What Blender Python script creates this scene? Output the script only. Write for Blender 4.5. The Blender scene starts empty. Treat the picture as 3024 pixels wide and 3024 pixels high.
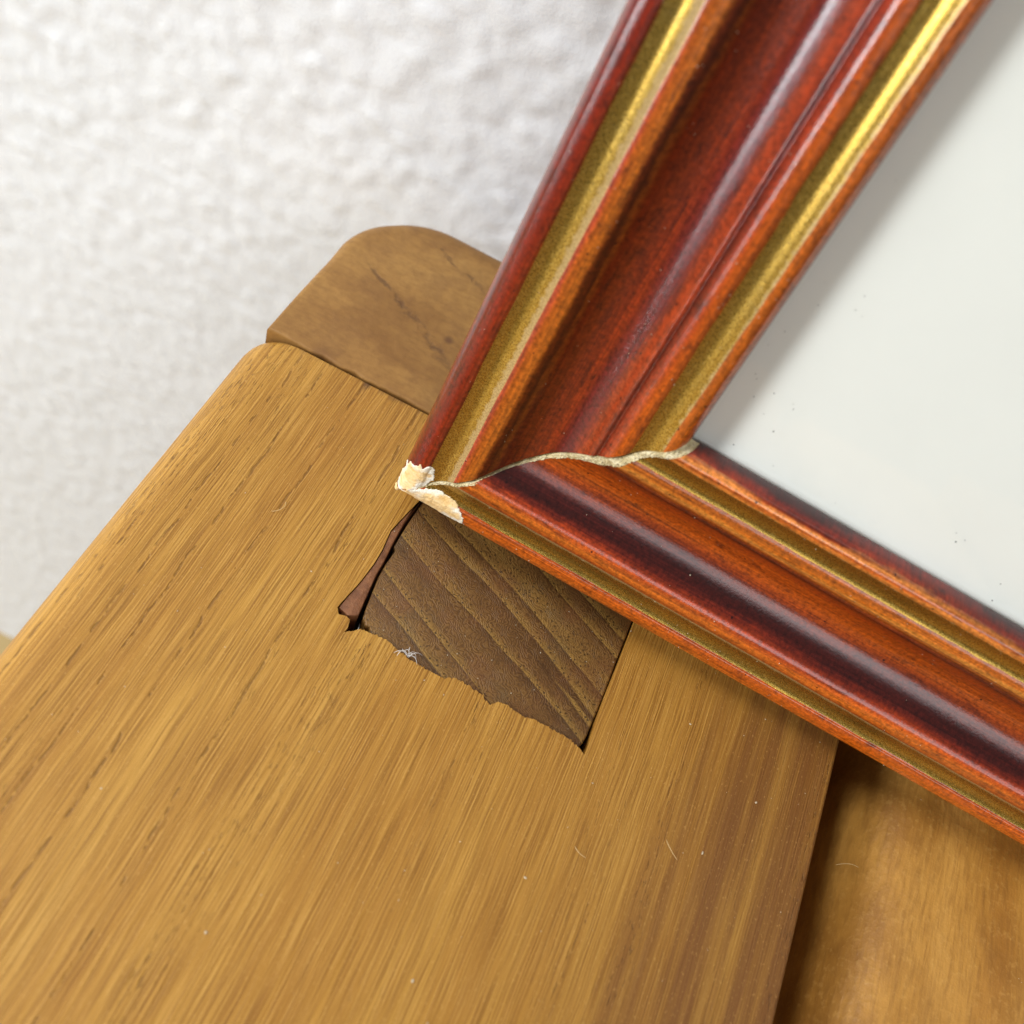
import bpy, bmesh, math, random
import numpy as np
from mathutils import Matrix, Vector

S = bpy.context.scene
COL = S.collection
MM = 0.001
random.seed(7)
RNG = np.random.default_rng(11)

# ------------------------------------------------------------------ camera
CAM_H = 0.18225
cd = bpy.data.cameras.new("camera")
cam = bpy.data.objects.new("camera", cd)
COL.objects.link(cam)
right, down, fwd = (0.8879, 0.3724, 0.2701), (0.46, -0.7187, -0.5214), (0.0, 0.5872, -0.8094)
cam.matrix_world = Matrix(((right[0], -down[0], -fwd[0], 0.0),
                           (right[1], -down[1], -fwd[1], 0.0),
                           (right[2], -down[2], -fwd[2], CAM_H),
                           (0, 0, 0, 1)))
cd.sensor_width = 36
cd.lens = 18 / math.tan(math.radians(49.991 / 2))
cd.clip_start, cd.clip_end = 0.005, 50
cd.dof.use_dof = True
cd.dof.focus_distance = 0.213
cd.dof.aperture_fstop = 16.0
S.camera = cam

# ------------------------------------------------------------------ light
S.view_settings.view_transform = 'Standard'
S.view_settings.look = 'None'
S.view_settings.exposure = 0.0
S.view_settings.gamma = 1.0
S.cycles.use_denoising = True
S.cycles.max_bounces = 8
W = bpy.data.worlds.new("World")
S.world = W
W.use_nodes = True
bg = W.node_tree.nodes["Background"]
bg.inputs[0].default_value = (0.985, 0.99, 1.0, 1)
bg.inputs[1].default_value = 0.13


def area(name, loc, target, sx, sy, power, col):
    l = bpy.data.lights.new(name, 'AREA')
    l.shape = 'RECTANGLE'
    l.size, l.size_y = sx, sy
    l.energy = power
    l.color = col
    o = bpy.data.objects.new(name, l)
    COL.objects.link(o)
    o.location = loc
    o.rotation_euler = (Vector(target) - Vector(loc)).to_track_quat('-Z', 'Y').to_euler()
    return o


area("window_light", (-1.45, -0.82, 0.58), (0.0, 0.12, 0.05), 0.36, 1.00, 31.0, (0.925, 0.965, 1.0))
area("front_fill_light", (0.72, -1.50, 1.12), (0.0, 0.12, 0.05), 1.4, 0.9, 13.5, (0.98, 0.985, 1.0))  # unseen front source, raised and widened to serve as fill
area("top_fill_light", (-1.05, 0.02, 1.55), (-0.0, 0.12, 0.0), 0.8, 0.36, 21.0, (0.985, 0.98, 0.965))  # added overhead light, set to the left to deepen the panel gap's shadow


# ------------------------------------------------------------------ node helpers
def lin(r, g, b):
    f = lambda v: (v / 255 / 12.92) if v <= 10.31 else ((v / 255 + 0.055) / 1.055) ** 2.4
    return (f(r), f(g), f(b), 1.0)


class Mat:
    def __init__(self, name, **kw):
        self.m = bpy.data.materials.new(name)
        self.m.use_nodes = True
        self.t = self.m.node_tree
        self.b = self.t.nodes["Principled BSDF"]
        for k, v in kw.items():
            self.set(k.replace('_', ' '), v)

    def set(self, k, v):
        i = self.b.inputs[k]
        if isinstance(v, bpy.types.NodeSocket):
            self.t.links.new(v, i)
        else:
            i.default_value = v

    def put(self, sock, v):
        if isinstance(v, bpy.types.NodeSocket):
            self.t.links.new(v, sock)
        else:
            sock.default_value = v

    def n(self, typ):
        return self.t.nodes.new(typ)

    def obj(self):
        return self.n('ShaderNodeTexCoord').outputs['Object']

    def uv(self):
        return self.n('ShaderNodeTexCoord').outputs['UV']

    def mapping(self, v, scale=(1, 1, 1), rot=(0, 0, 0), loc=(0, 0, 0)):
        q = self.n('ShaderNodeMapping')
        self.put(q.inputs['Vector'], v)
        q.inputs['Scale'].default_value = scale
        q.inputs['Rotation'].default_value = rot
        q.inputs['Location'].default_value = loc
        return q.outputs[0]

    def noise(self, v, scale=1.0, detail=3.0, rough=0.5, dist=0.0):
        q = self.n('ShaderNodeTexNoise')
        self.put(q.inputs['Vector'], v)
        self.put(q.inputs['Scale'], scale)
        q.inputs['Detail'].default_value = detail
        q.inputs['Roughness'].default_value = rough
        q.inputs['Distortion'].default_value = dist
        return q.outputs['Fac']

    def noisec(self, v, scale=1.0, detail=2.0):
        q = self.n('ShaderNodeTexNoise')
        self.put(q.inputs['Vector'], v)
        q.inputs['Scale'].default_value = scale
        q.inputs['Detail'].default_value = detail
        return q.outputs['Color']

    def voro(self, v, scale=1.0, feature='F1', rand=1.0):
        q = self.n('ShaderNodeTexVoronoi')
        q.feature = feature
        self.put(q.inputs['Vector'], v)
        q.inputs['Scale'].default_value = scale
        q.inputs['Randomness'].default_value = rand
        return q.outputs['Distance']

    def wave(self, v, scale=1.0, dist=0.0, detail=2.0, dscale=1.0, prof='SIN', direction='X'):
        q = self.n('ShaderNodeTexWave')
        q.wave_profile = prof
        q.bands_direction = direction
        self.put(q.inputs['Vector'], v)
        q.inputs['Scale'].default_value = scale
        q.inputs['Distortion'].default_value = dist
        q.inputs['Detail'].default_value = detail
        q.inputs['Detail Scale'].default_value = dscale
        return q.outputs['Fac']

    def math(self, op, a, b=0.0, clamp=False):
        q = self.n('ShaderNodeMath')
        q.operation = op
        q.use_clamp = clamp
        self.put(q.inputs[0], a)
        self.put(q.inputs[1], b)
        return q.outputs[0]

    def vadd(self, a, b, scale=1.0):
        q = self.n('ShaderNodeVectorMath')
        q.operation = 'MULTIPLY_ADD'
        self.put(q.inputs[0], b)
        q.inputs[1].default_value = scale if isinstance(scale, tuple) else (scale,) * 3
        self.put(q.inputs[2], a)
        return q.outputs[0]

    def rng(self, v, a, b, c=0.0, d=1.0):
        q = self.n('ShaderNodeMapRange')
        self.put(q.inputs[0], v)
        for i, x in enumerate((a, b, c, d)):
            q.inputs[i + 1].default_value = x
        return q.outputs[0]

    def ramp(self, v, stops, interp='LINEAR'):
        q = self.n('ShaderNodeValToRGB')
        self.put(q.inputs[0], v)
        e = q.color_ramp.elements
        q.color_ramp.interpolation = interp
        while len(e) < len(stops):
            e.new(0.5)
        for i, (p, c) in enumerate(stops):
            e[i].position = p
            e[i].color = c if len(c) == 4 else (*c, 1)
        return q.outputs[0]

    def mix(self, f, a, b, mode='MIX'):
        q = self.n('ShaderNodeMix')
        q.data_type = 'RGBA'
        q.blend_type = mode
        self.put(q.inputs[0], f)
        self.put(q.inputs[6], a)
        self.put(q.inputs[7], b)
        return q.outputs[2]

    def sep(self, v):
        q = self.n('ShaderNodeSeparateXYZ')
        self.put(q.inputs[0], v)
        return q.outputs

    def comb(self, x, y, z):
        q = self.n('ShaderNodeCombineXYZ')
        for i, k in enumerate((x, y, z)):
            self.put(q.inputs[i], k)
        return q.outputs[0]

    def bump(self, h, dist, strength=1.0, normal=None):
        q = self.n('ShaderNodeBump')
        q.inputs['Strength'].default_value = strength
        q.inputs['Distance'].default_value = dist
        self.put(q.inputs['Height'], h)
        if normal is not None:
            self.put(q.inputs['Normal'], normal)
        return q.outputs[0]


# ------------------------------------------------------------------ materials
def plank_material():
    """Honey-brown open-grained board; the grain runs along local Y."""
    m = Mat("honey_wood")
    o = m.obj()
    warp = m.noisec(m.mapping(o, (22, 5, 22)), 1.0, 2.0)
    p = m.vadd(o, warp, (0.005, 0.0, 0.0))
    # narrow wobble so that single pore lines are not ruled straight
    wob = m.noisec(m.mapping(o, (150, 110, 150)), 1.0, 2.0)
    pw = m.vadd(p, wob, (0.0005, 0.0, 0.0))
    broad = m.noise(m.mapping(p, (75, 5, 60)), 1, 3, 0.55)
    mid = m.noise(m.mapping(p, (600, 7, 200)), 1, 4, 0.65)
    fine = m.noise(m.mapping(pw, (2600, 26, 600)), 1, 3, 0.6)
    hair = m.noise(m.mapping(pw, (4300, 60, 900)), 1, 2, 0.5)
    col = m.ramp(broad, [(0.28, lin(166, 115, 42)), (0.45, lin(178, 128, 50)), (0.6, lin(187, 138, 57)), (0.75, lin(198, 150, 68))])
    col = m.mix(m.rng(mid, 0.38, 0.68, 0.0, 0.36), col, lin(146, 96, 32))
    col = m.mix(m.rng(fine, 0.48, 0.66, 0.0, 0.46), col, lin(124, 80, 24))
    col = m.mix(m.rng(hair, 0.52, 0.64, 0.0, 0.60), col, lin(126, 82, 26))
    col = m.mix(m.rng(hair, 0.48, 0.34, 0.0, 0.40), col, lin(214, 166, 84))
    # reddish heartwood streaks that belong to one edge of the board
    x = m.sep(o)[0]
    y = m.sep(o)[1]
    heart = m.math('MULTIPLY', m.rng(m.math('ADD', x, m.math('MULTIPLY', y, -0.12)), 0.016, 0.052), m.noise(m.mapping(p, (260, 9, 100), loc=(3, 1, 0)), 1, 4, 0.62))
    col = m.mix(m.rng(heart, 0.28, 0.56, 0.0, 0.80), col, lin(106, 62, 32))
    col = m.mix(m.rng(x, 0.005, 0.07, 0.0, 0.32), col, lin(126, 86, 38))  # whole board also gets evenly darker towards this edge
    # long open pores: strings of dark dashes
    mask = m.noise(m.mapping(p, (120, 4, 80), loc=(5, 2, 1)), 1, 2, 0.5)
    pore = m.noise(m.mapping(pw, (2700, 340, 300), loc=(1, 7, 3)), 1, 2, 0.6)
    pf = m.math('MULTIPLY', m.rng(pore, 0.585, 0.66), m.rng(mask, 0.55, 0.64))
    # a few marked pore strings near the outer edge of the board
    sx = m.math('ADD', x, m.math('MULTIPLY', m.math('SUBTRACT', m.noise(m.mapping(o, (60, 70, 0)), 1, 3, 0.6), 0.5), 0.0030))
    strings = None
    for k, cx in enumerate((-0.0632, -0.0545, -0.0486, -0.040, -0.0268)):
        ln = m.math('ABSOLUTE', m.math('SUBTRACT', sx, cx))
        brk = m.noise(m.mapping(o, (300, 210, 0), loc=(k * 3.1, 0, 0)), 1, 3, 0.65)
        f = m.math('MULTIPLY', m.rng(ln, 0.00034, 0.00012), m.rng(brk, 0.47, 0.55))
        strings = f if strings is None else m.math('MAXIMUM', strings, f)
    pf = m.math('MAXIMUM', pf, m.math('MULTIPLY', strings, 0.85))
    col = m.mix(m.math('MULTIPLY', pf, 0.60), col, lin(92, 58, 20))
    # dirt drawn into the grain along the seam with the end rail
    sm = m.math('MULTIPLY', m.rng(y, 0.1375, 0.1446), m.noise(m.mapping(o, (260, 60, 60), loc=(6, 0, 0)), 1, 3, 0.65))
    col = m.mix(m.rng(sm, 0.46, 0.70, 0.0, 0.8), col, lin(74, 48, 32))
    speck = m.noise(m.mapping(o, (2600, 1300, 900)), 1, 2, 0.6)
    col = m.mix(m.rng(speck, 0.60, 0.74, 0.0, 0.32), col, lin(222, 178, 104))
    m.set('Base Color', col)
    m.set('Roughness', m.rng(fine, 0.3, 0.7, 0.40, 0.56))
    m.set('Specular IOR Level', 0.32)
    h = m.math('ADD', m.math('MULTIPLY', fine, -0.9), m.math('MULTIPLY', hair, 0.7))
    h = m.math('SUBTRACT', h, m.math('MULTIPLY', pf, 0.9))
    m.set('Normal', m.bump(h, 0.00014, 0.8, m.bump(mid, 0.0002, 0.5)))
    return m.m


def rail_material():
    """Cross-cut looking cap board: greyer brown with dark growth-ring cracks."""
    m = Mat("cap_wood")
    o = m.obj()
    wn = m.noisec(m.mapping(o, (70, 70, 70)), 1.0, 3.0)
    p = m.vadd(o, wn, (0.016, 0.012, 0.0))
    broad = m.noise(m.mapping(p, (26, 60, 40), rot=(0, 0, 0.5)), 1, 3, 0.55)
    fine = m.noise(m.mapping(o, (260, 900, 500), rot=(0, 0, 0.12)), 1, 4, 0.65)
    mott = m.noise(o, 420, 3, 0.65)
    col = m.ramp(broad, [(0.3, lin(138, 98, 50)), (0.5, lin(160, 118, 62)), (0.72, lin(172, 130, 70))])
    col = m.mix(m.rng(mott, 0.40, 0.70, 0.0, 0.38), col, lin(118, 80, 42))
    col = m.mix(m.rng(fine, 0.45, 0.75, 0.0, 0.35), col, lin(112, 76, 38))
    # two ragged growth-ring cracks running diagonally over the board
    x, y, z = m.sep(o)
    jig = m.math('SUBTRACT', m.noise(m.mapping(o, (110, 110, 0)), 1, 4, 0.65), 0.5)
    brk = m.noise(m.mapping(o, (210, 210, 0), loc=(2, 5, 0)), 1, 3, 0.65)
    line = None
    for (x1, y1), (x2, y2), wd in (((-0.0563, 0.1765), (-0.0252, 0.1585), 0.0006), ((-0.0469, 0.1914), (-0.0270, 0.1847), 0.0004), ((-0.0330, 0.1600), (0.03, 0.1530), 0.0007), ((-0.02, 0.187), (0.10, 0.168), 0.0006)):
        L = math.hypot(x2 - x1, y2 - y1)
        tx, ty = (x2 - x1) / L, (y2 - y1) / L
        along = m.math('ADD', m.math('MULTIPLY', m.math('SUBTRACT', x, x1), tx), m.math('MULTIPLY', m.math('SUBTRACT', y, y1), ty))
        off = m.math('ADD', m.math('MULTIPLY', m.math('SUBTRACT', x, x1), -ty), m.math('MULTIPLY', m.math('SUBTRACT', y, y1), tx))
        off = m.math('ABSOLUTE', m.math('ADD', off, m.math('MULTIPLY', jig, 0.0085)))
        f = m.math('MULTIPLY', m.rng(off, wd * 1.7, wd * 0.25), m.rng(brk, 0.42, 0.60))
        f = m.math('MULTIPLY', f, m.math('MULTIPLY', m.rng(along, -0.002, 0.004), m.rng(along, L + 0.004, L - 0.004)))
        line = f if line is None else m.math('MAXIMUM', line, f)
    halo = m.noise(m.mapping(o, (90, 90, 0), loc=(7, 1, 0)), 1, 3, 0.6)
    col = m.mix(m.math('MULTIPLY', m.rng(halo, 0.5, 0.72), 0.35), col, lin(104, 70, 46))
    col = m.mix(m.math('MULTIPLY', line, 0.65), col, lin(86, 58, 38))
    spots = m.voro(m.mapping(o, (75, 75, 75), loc=(0.3, 0.1, 0)), 1)
    col = m.mix(m.rng(spots, 0.11, 0.04, 0.0, 0.6), col, lin(84, 52, 38))
    m.set('Base Color', col)
    m.set('Roughness', 0.52)
    m.set('Specular IOR Level', 0.3)
    h = m.math('SUBTRACT', mott, m.math('MULTIPLY', line, 0.8))
    m.set('Normal', m.bump(h, 0.0002, 0.7))
    return m.m


def tenon_material():
    """Dark end grain: growth bands and squiggly saw-and-sand ripples."""
    m = Mat("end_grain_wood")
    o = m.obj()
    wn = m.noisec(m.mapping(o, (55, 55, 55)), 1.0, 2.0)
    p = m.vadd(o, wn, (0.0022, 0.0022, 0.0))
    r = m.mapping(p, (1, 1, 1), rot=(0, 0, math.radians(25.0)))
    x, y, z = m.sep(r)
    yv = m.math('ADD', y, m.math('MULTIPLY', m.noise(m.comb(m.math('MULTIPLY', x, 9), m.math('MULTIPLY', y, 170), 0.0), 1, 2, 0.5), 0.0120))
    saw = m.math('FRACT', m.math('MULTIPLY', yv, 1 / 0.0061))
    band = m.ramp(saw, [(0.0, lin(150, 114, 54)), (0.14, lin(132, 98, 46)), (0.45, lin(114, 80, 38)), (0.80, lin(100, 68, 32)), (0.95, lin(80, 53, 24)), (1.0, lin(140, 106, 50))])
    # ripples: contour lines of a warped field
    wq = m.noisec(m.mapping(o, (330, 330, 330)), 1.0, 3.0)
    rp = m.vadd(m.mapping(o, (1, 1, 1), rot=(0, 0, math.radians(-40))), wq, (0.0066, 0.0066, 0))
    rip = m.wave(m.mapping(rp, (1, 1, 1)), 470, 1.0, 1.0, 1.0, 'SIN', 'X')
    cells = m.noise(o, 1700, 3, 0.65)
    lowm = m.noise(m.mapping(o, (240, 240, 240), loc=(1, 8, 0)), 1, 2, 0.5)
    rr = m.math('ADD', m.math('MULTIPLY', rip, m.rng(lowm, 0.3, 0.6, 0.25, 0.62)), m.math('MULTIPLY', cells, 0.85))
    col = m.mix(m.rng(rr, 0.66, 0.22, 0.0, 0.62), band, lin(58, 36, 18))
    col = m.mix(m.rng(rr, 0.70, 1.05, 0.0, 0.28), col, lin(152, 114, 62))
    pores = m.voro(m.mapping(o, (1250, 1250, 1250)), 1)
    pm = m.math('MULTIPLY', m.rng(pores, 0.34, 0.20), m.rng(saw, 0.75, 0.05))
    col = m.mix(m.math('MULTIPLY', pm, 0.85), col, lin(34, 20, 10))
    red = m.noise(o, 120, 2, 0.5)
    col = m.mix(m.rng(red, 0.5, 0.7, 0.0, 0.35), col, lin(112, 70, 42))
    grey = m.noise(m.mapping(o, (90, 90, 90), loc=(4, 4, 0)), 1, 3, 0.6)
    col = m.mix(m.rng(grey, 0.58, 0.74, 0.0, 0.30), col, lin(98, 86, 60))
    m.set('Base Color', col)
    m.set('Roughness', 0.5)
    m.set('Specular IOR Level', 0.35)
    m.set('Normal', m.bump(rr, 0.00012, 0.7))
    return m.m


def sliver_material():
    m = Mat("red_brown_filler")
    o = m.obj()
    a = m.noise(o, 500, 4, 0.65)
    b = m.noise(o, 2200, 2, 0.5)
    col = m.ramp(a, [(0.3, lin(104, 62, 34)), (0.55, lin(132, 84, 50)), (0.8, lin(150, 100, 62))])
    col = m.mix(m.rng(b, 0.6, 0.8, 0, 0.5), col, lin(160, 118, 80))
    m.set('Base Color', col)
    m.set('Roughness', 0.55)
    m.set('Normal', m.bump(b, 0.0002, 0.6))
    return m.m


def panel_material():
    """Smoother, plainer wood of the sunken panel."""
    m = Mat("panel_wood")
    o = m.obj()
    wn = m.noisec(m.mapping(o, (30, 12, 30)), 1.0, 3.0)
    p = m.vadd(o, wn, (0.010, 0.0, 0.0))
    broad = m.noise(m.mapping(p, (60, 7, 40)), 1, 3, 0.55)
    fine = m.noise(m.mapping(p, (1300, 150, 500)), 1, 3, 0.6)
    flame = m.noise(m.mapping(o, (75, 45, 60), loc=(2, 0, 1)), 1, 4, 0.6)
    mott = m.noise(o, 800, 2, 0.6)
    col = m.ramp(broad, [(0.3, lin(168, 114, 46)), (0.5, lin(188, 136, 60)), (0.72, lin(202, 152, 76))])
    col = m.mix(m.rng(flame, 0.42, 0.64, 0.0, 0.70), col, lin(138, 90, 32))
    col = m.mix(m.rng(fine, 0.42, 0.70, 0.0, 0.50), col, lin(136, 92, 40))
    col = m.mix(m.rng(mott, 0.55, 0.78, 0.0, 0.35), col, lin(214, 168, 92))
    nd = m.voro(m.mapping(o, (60, 48, 60), loc=(0.6, 0.2, 0)), 1)
    col = m.mix(m.rng(nd, 0.035, 0.015, 0.0, 0.9), col, lin(50, 30, 14))
    m.set('Base Color', col)
    m.set('Roughness', m.rng(flame, 0.3, 0.7, 0.30, 0.46))
    m.set('Specular IOR Level', 0.4)
    m.set('Normal', m.bump(m.math('ADD', fine, mott), 0.00015, 0.7, m.bump(flame, 0.0008, 0.35)))
    return m.m


def moulding_material(name, stops, seed, streak_col, streak_amt):
    """Antique stain along a moulding, with some cove shading painted in. UV.x = place across the profile (0..1), UV.y = metres along it."""
    m = Mat(name)
    uv = m.uv()
    u, t, _ = m.sep(uv)
    wl = m.noise(m.comb(m.math('MULTIPLY', u, 6), m.math('MULTIPLY', t, 26), seed), 1, 3, 0.5)
    wf = m.noise(m.comb(m.math('MULTIPLY', u, 60), m.math('MULTIPLY', t, 320), seed + 3), 1, 3, 0.6)
    uu = m.math('ADD', u, m.math('MULTIPLY', m.math('SUBTRACT', wl, 0.5), 0.075))
    uu = m.math('ADD', uu, m.math('MULTIPLY', m.math('SUBTRACT', wf, 0.5), 0.024))
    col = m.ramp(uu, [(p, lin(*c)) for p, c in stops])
    # brushed streaks along the length
    st = m.noise(m.comb(m.math('MULTIPLY', u, 110), m.math('MULTIPLY', t, 24), seed + 7), 1, 4, 0.62)
    col = m.mix(1.0, col, m.rng(st, 0.30, 0.70, 1 + streak_amt, 1 - streak_amt), 'MULTIPLY')
    st2 = m.noise(m.comb(m.math('MULTIPLY', u, 55), m.math('MULTIPLY', t, 16), seed + 17), 1, 3, 0.6)
    col = m.mix(m.rng(st2, 0.55, 0.76, 0, streak_amt * 1.4), col, lin(64, 20, 8))
    bl = m.noise(m.comb(m.math('MULTIPLY', u, 28), m.math('MULTIPLY', t, 180), seed + 31), 1, 4, 0.62)
    col = m.mix(m.rng(bl, 0.56, 0.74, 0, 0.75), col, lin(44, 12, 12))
    mot = m.noise(m.comb(m.math('MULTIPLY', u, 60), m.math('MULTIPLY', t, 1200), seed + 5), 1, 4, 0.7)
    col = m.mix(1.0, col, m.rng(mot, 0.30, 0.70, 0.52, 1.55), 'MULTIPLY')
    fl = m.voro(m.comb(m.math('MULTIPLY', u, 13), m.math('MULTIPLY', t, 260), seed + 2), 1)
    col = m.mix(m.rng(fl, 0.075, 0.045, 0, 0.95), col, lin(36, 10, 8))
    m.set('Base Color', col)
    m.set('Roughness', 0.4)
    m.set('Specular IOR Level', 0.12)
    m.set('Coat Weight', 0.85)
    m.set('Coat Roughness', 0.055)
    m.set('Coat IOR', 1.62)
    gr = m.noise(m.comb(m.math('MULTIPLY', u, 70), m.math('MULTIPLY', t, 5200), seed), 1, 3, 0.65)
    lo = m.noise(m.comb(m.math('MULTIPLY', u, 20), m.math('MULTIPLY', t, 500), seed), 1, 2, 0.5)
    nrm = m.bump(gr, 0.00005, 0.8, m.bump(lo, 0.00005, 0.30))
    m.set('Normal', nrm)
    m.set('Coat Normal', nrm)
    return m.m


SIDE_STOPS = [(0.0, (124, 48, 22)), (0.03, (98, 22, 14)), (0.06, (112, 26, 12)), (0.10, (124, 36, 12)), (0.13, (138, 50, 16)),  # stain bands; part of the cove's darkness is shade put into the colour
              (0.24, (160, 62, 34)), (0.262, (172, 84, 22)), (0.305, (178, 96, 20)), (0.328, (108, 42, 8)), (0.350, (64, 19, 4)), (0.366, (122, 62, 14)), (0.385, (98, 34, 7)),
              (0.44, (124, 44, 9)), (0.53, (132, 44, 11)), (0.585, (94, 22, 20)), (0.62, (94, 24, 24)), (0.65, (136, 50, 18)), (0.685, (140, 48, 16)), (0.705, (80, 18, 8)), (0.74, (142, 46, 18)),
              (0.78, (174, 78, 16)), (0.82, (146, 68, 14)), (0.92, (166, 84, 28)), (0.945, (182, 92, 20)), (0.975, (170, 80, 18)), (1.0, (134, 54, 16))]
FOOT_STOPS = [(0.0, (160, 66, 12)), (0.05, (194, 96, 20)), (0.10, (184, 84, 18)), (0.125, (168, 74, 16)), (0.24, (158, 74, 20)),  # stain bands, plus painted cove shade and a highlight line on the lip
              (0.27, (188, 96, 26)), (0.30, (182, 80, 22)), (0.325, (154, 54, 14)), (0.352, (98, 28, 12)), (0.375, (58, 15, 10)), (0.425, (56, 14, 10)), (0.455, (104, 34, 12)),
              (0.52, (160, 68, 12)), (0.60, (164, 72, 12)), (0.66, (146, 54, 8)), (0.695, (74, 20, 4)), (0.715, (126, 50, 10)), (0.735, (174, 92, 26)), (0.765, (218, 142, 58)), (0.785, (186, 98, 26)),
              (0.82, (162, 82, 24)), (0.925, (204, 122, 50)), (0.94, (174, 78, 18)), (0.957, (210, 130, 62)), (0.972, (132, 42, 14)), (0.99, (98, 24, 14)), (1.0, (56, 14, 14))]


def gold_material(name="gold_paint", a=0.185, b=0.235):
    m = Mat(name)
    uv = m.uv()
    u, t, _ = m.sep(uv)
    o = m.obj()
    gr = m.noise(o, 3600, 2, 0.6)
    lo = m.noise(o, 240, 3, 0.6)
    col = m.ramp(gr, [(0.3, lin(140, 110, 44)), (0.55, lin(176, 142, 62)), (0.78, lin(212, 180, 98))])
    col = m.mix(m.rng(lo, 0.5, 0.75, 0, 0.35), col, lin(140, 122, 70))
    # pale window reflection painted into the band's edge beside the sight opening
    e = m.noise(m.comb(m.math('MULTIPLY', u, 30), m.math('MULTIPLY', t, 900), 3.0), 1, 3, 0.6)
    ed = m.math('ADD', m.rng(u, a, b, -0.5, 0.6), m.math('SUBTRACT', e, 0.5))
    ed2 = m.math('MAXIMUM', m.math('MULTIPLY', m.rng(ed, 0.2, 0.45), m.rng(u, 0.30, 0.26)), m.rng(m.math('ADD', m.rng(u, a + 0.70, b + 0.70, -0.5, 0.6), m.math('SUBTRACT', e, 0.5)), 0.2, 0.45))
    col = m.mix(m.math('MULTIPLY', ed2, 0.7), col, lin(176, 150, 108))
    fk = m.voro(m.mapping(o, (2200, 2200, 2200)), 1)
    col = m.mix(m.rng(fk, 0.16, 0.08, 0, 0.7), col, lin(246, 224, 150))
    m.set('Base Color', col)
    m.set('Metallic', m.rng(ed2, 0, 1, 0.85, 0.3))
    m.set('Roughness', m.rng(gr, 0.3, 0.7, 0.22, 0.34))
    m.set('Normal', m.bump(gr, 0.00005, 0.6))
    return m.m


def gesso_material():
    m = Mat("raw_gesso")
    o = m.obj()
    a = m.noise(o, 420, 4, 0.65)
    f = m.noise(o, 1800, 3, 0.7)
    col = m.ramp(a, [(0.3, lin(170, 150, 104)), (0.5, lin(216, 200, 156)), (0.72, lin(238, 228, 198))])
    col = m.mix(m.rng(f, 0.54, 0.70, 0, 0.7), col, lin(112, 88, 48))
    m.set('Base Color', col)
    m.set('Roughness', 0.8)
    m.set('Specular IOR Level', 0.2)
    m.set('Normal', m.bump(f, 0.0003, 0.8))
    return m.m


def chip_material():
    m = Mat("chipped_raw_wood")
    o = m.obj()
    at = m.n('ShaderNodeAttribute')
    at.attribute_name = 'rim'
    a = m.noise(m.mapping(o, (350, 900, 500), rot=(0, 0, 0.7)), 1, 4, 0.65)
    wood = m.ramp(a, [(0.3, lin(222, 178, 112)), (0.5, lin(238, 204, 146)), (0.75, lin(244, 222, 176))])
    side = m.noise(m.mapping(o, (260, 260, 260), loc=(2, 2, 2)), 1, 2, 0.5)
    rim = m.math('ADD', m.math('MULTIPLY', at.outputs['Fac'], 0.55), m.math('MULTIPLY', m.math('SUBTRACT', side, 0.42), 2.6))
    col = m.mix(m.rng(rim, 0.36, 0.72), wood, lin(244, 238, 220))
    f = m.noise(o, 1500, 3, 0.6)
    col = m.mix(m.rng(f, 0.60, 0.76, 0, 0.6), col, lin(188, 138, 72))
    m.set('Base Color', col)
    m.set('Roughness', 0.75)
    m.set('Specular IOR Level', 0.2)
    m.set('Normal', m.bump(m.math('ADD', a, m.math('MULTIPLY', f, 0.5)), 0.0004, 0.8))
    return m.m


def wall_material():
    m = Mat("white_plaster")
    o = m.obj()
    a = m.noise(o, 34, 3, 0.6)
    d = m.noise(m.mapping(o, (1, 1, 1), loc=(3, 1, 2)), 110, 4, 0.6)
    col = m.ramp(a, [(0.3, (0.815, 0.835, 0.86)), (0.7, (0.835, 0.855, 0.88))])
    col = m.mix(m.rng(d, 0.58, 0.74, 0, 0.28), col, (0.60, 0.60, 0.59, 1))
    m.set('Base Color', col)
    m.set('Roughness', 0.9)
    m.set('Specular IOR Level', 0.15)
    g = m.noise(o, 420, 3, 0.6)
    m.set('Normal', m.bump(g, 0.0004, 0.4))
    return m.m


def floor_material():
    m = Mat("floor_wood")
    o = m.obj()
    a = m.noise(m.mapping(o, (3, 40, 10)), 1, 3, 0.6)
    m.set('Base Color', m.ramp(a, [(0.3, lin(176, 150, 98)), (0.7, lin(196, 172, 120))]))
    m.set('Roughness', 0.5)
    return m.m


def plain(name, col, rough, noise_amt=0.12, scale=400, **kw):
    m = Mat(name, **kw)
    a = m.noise(m.obj(), scale, 3, 0.6)
    dark = tuple(c * (1 - noise_amt) for c in col[:3]) + (1,)
    m.set('Base Color', m.ramp(a, [(0.35, dark), (0.65, col)]))
    m.set('Roughness', rough)
    return m.m


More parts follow.
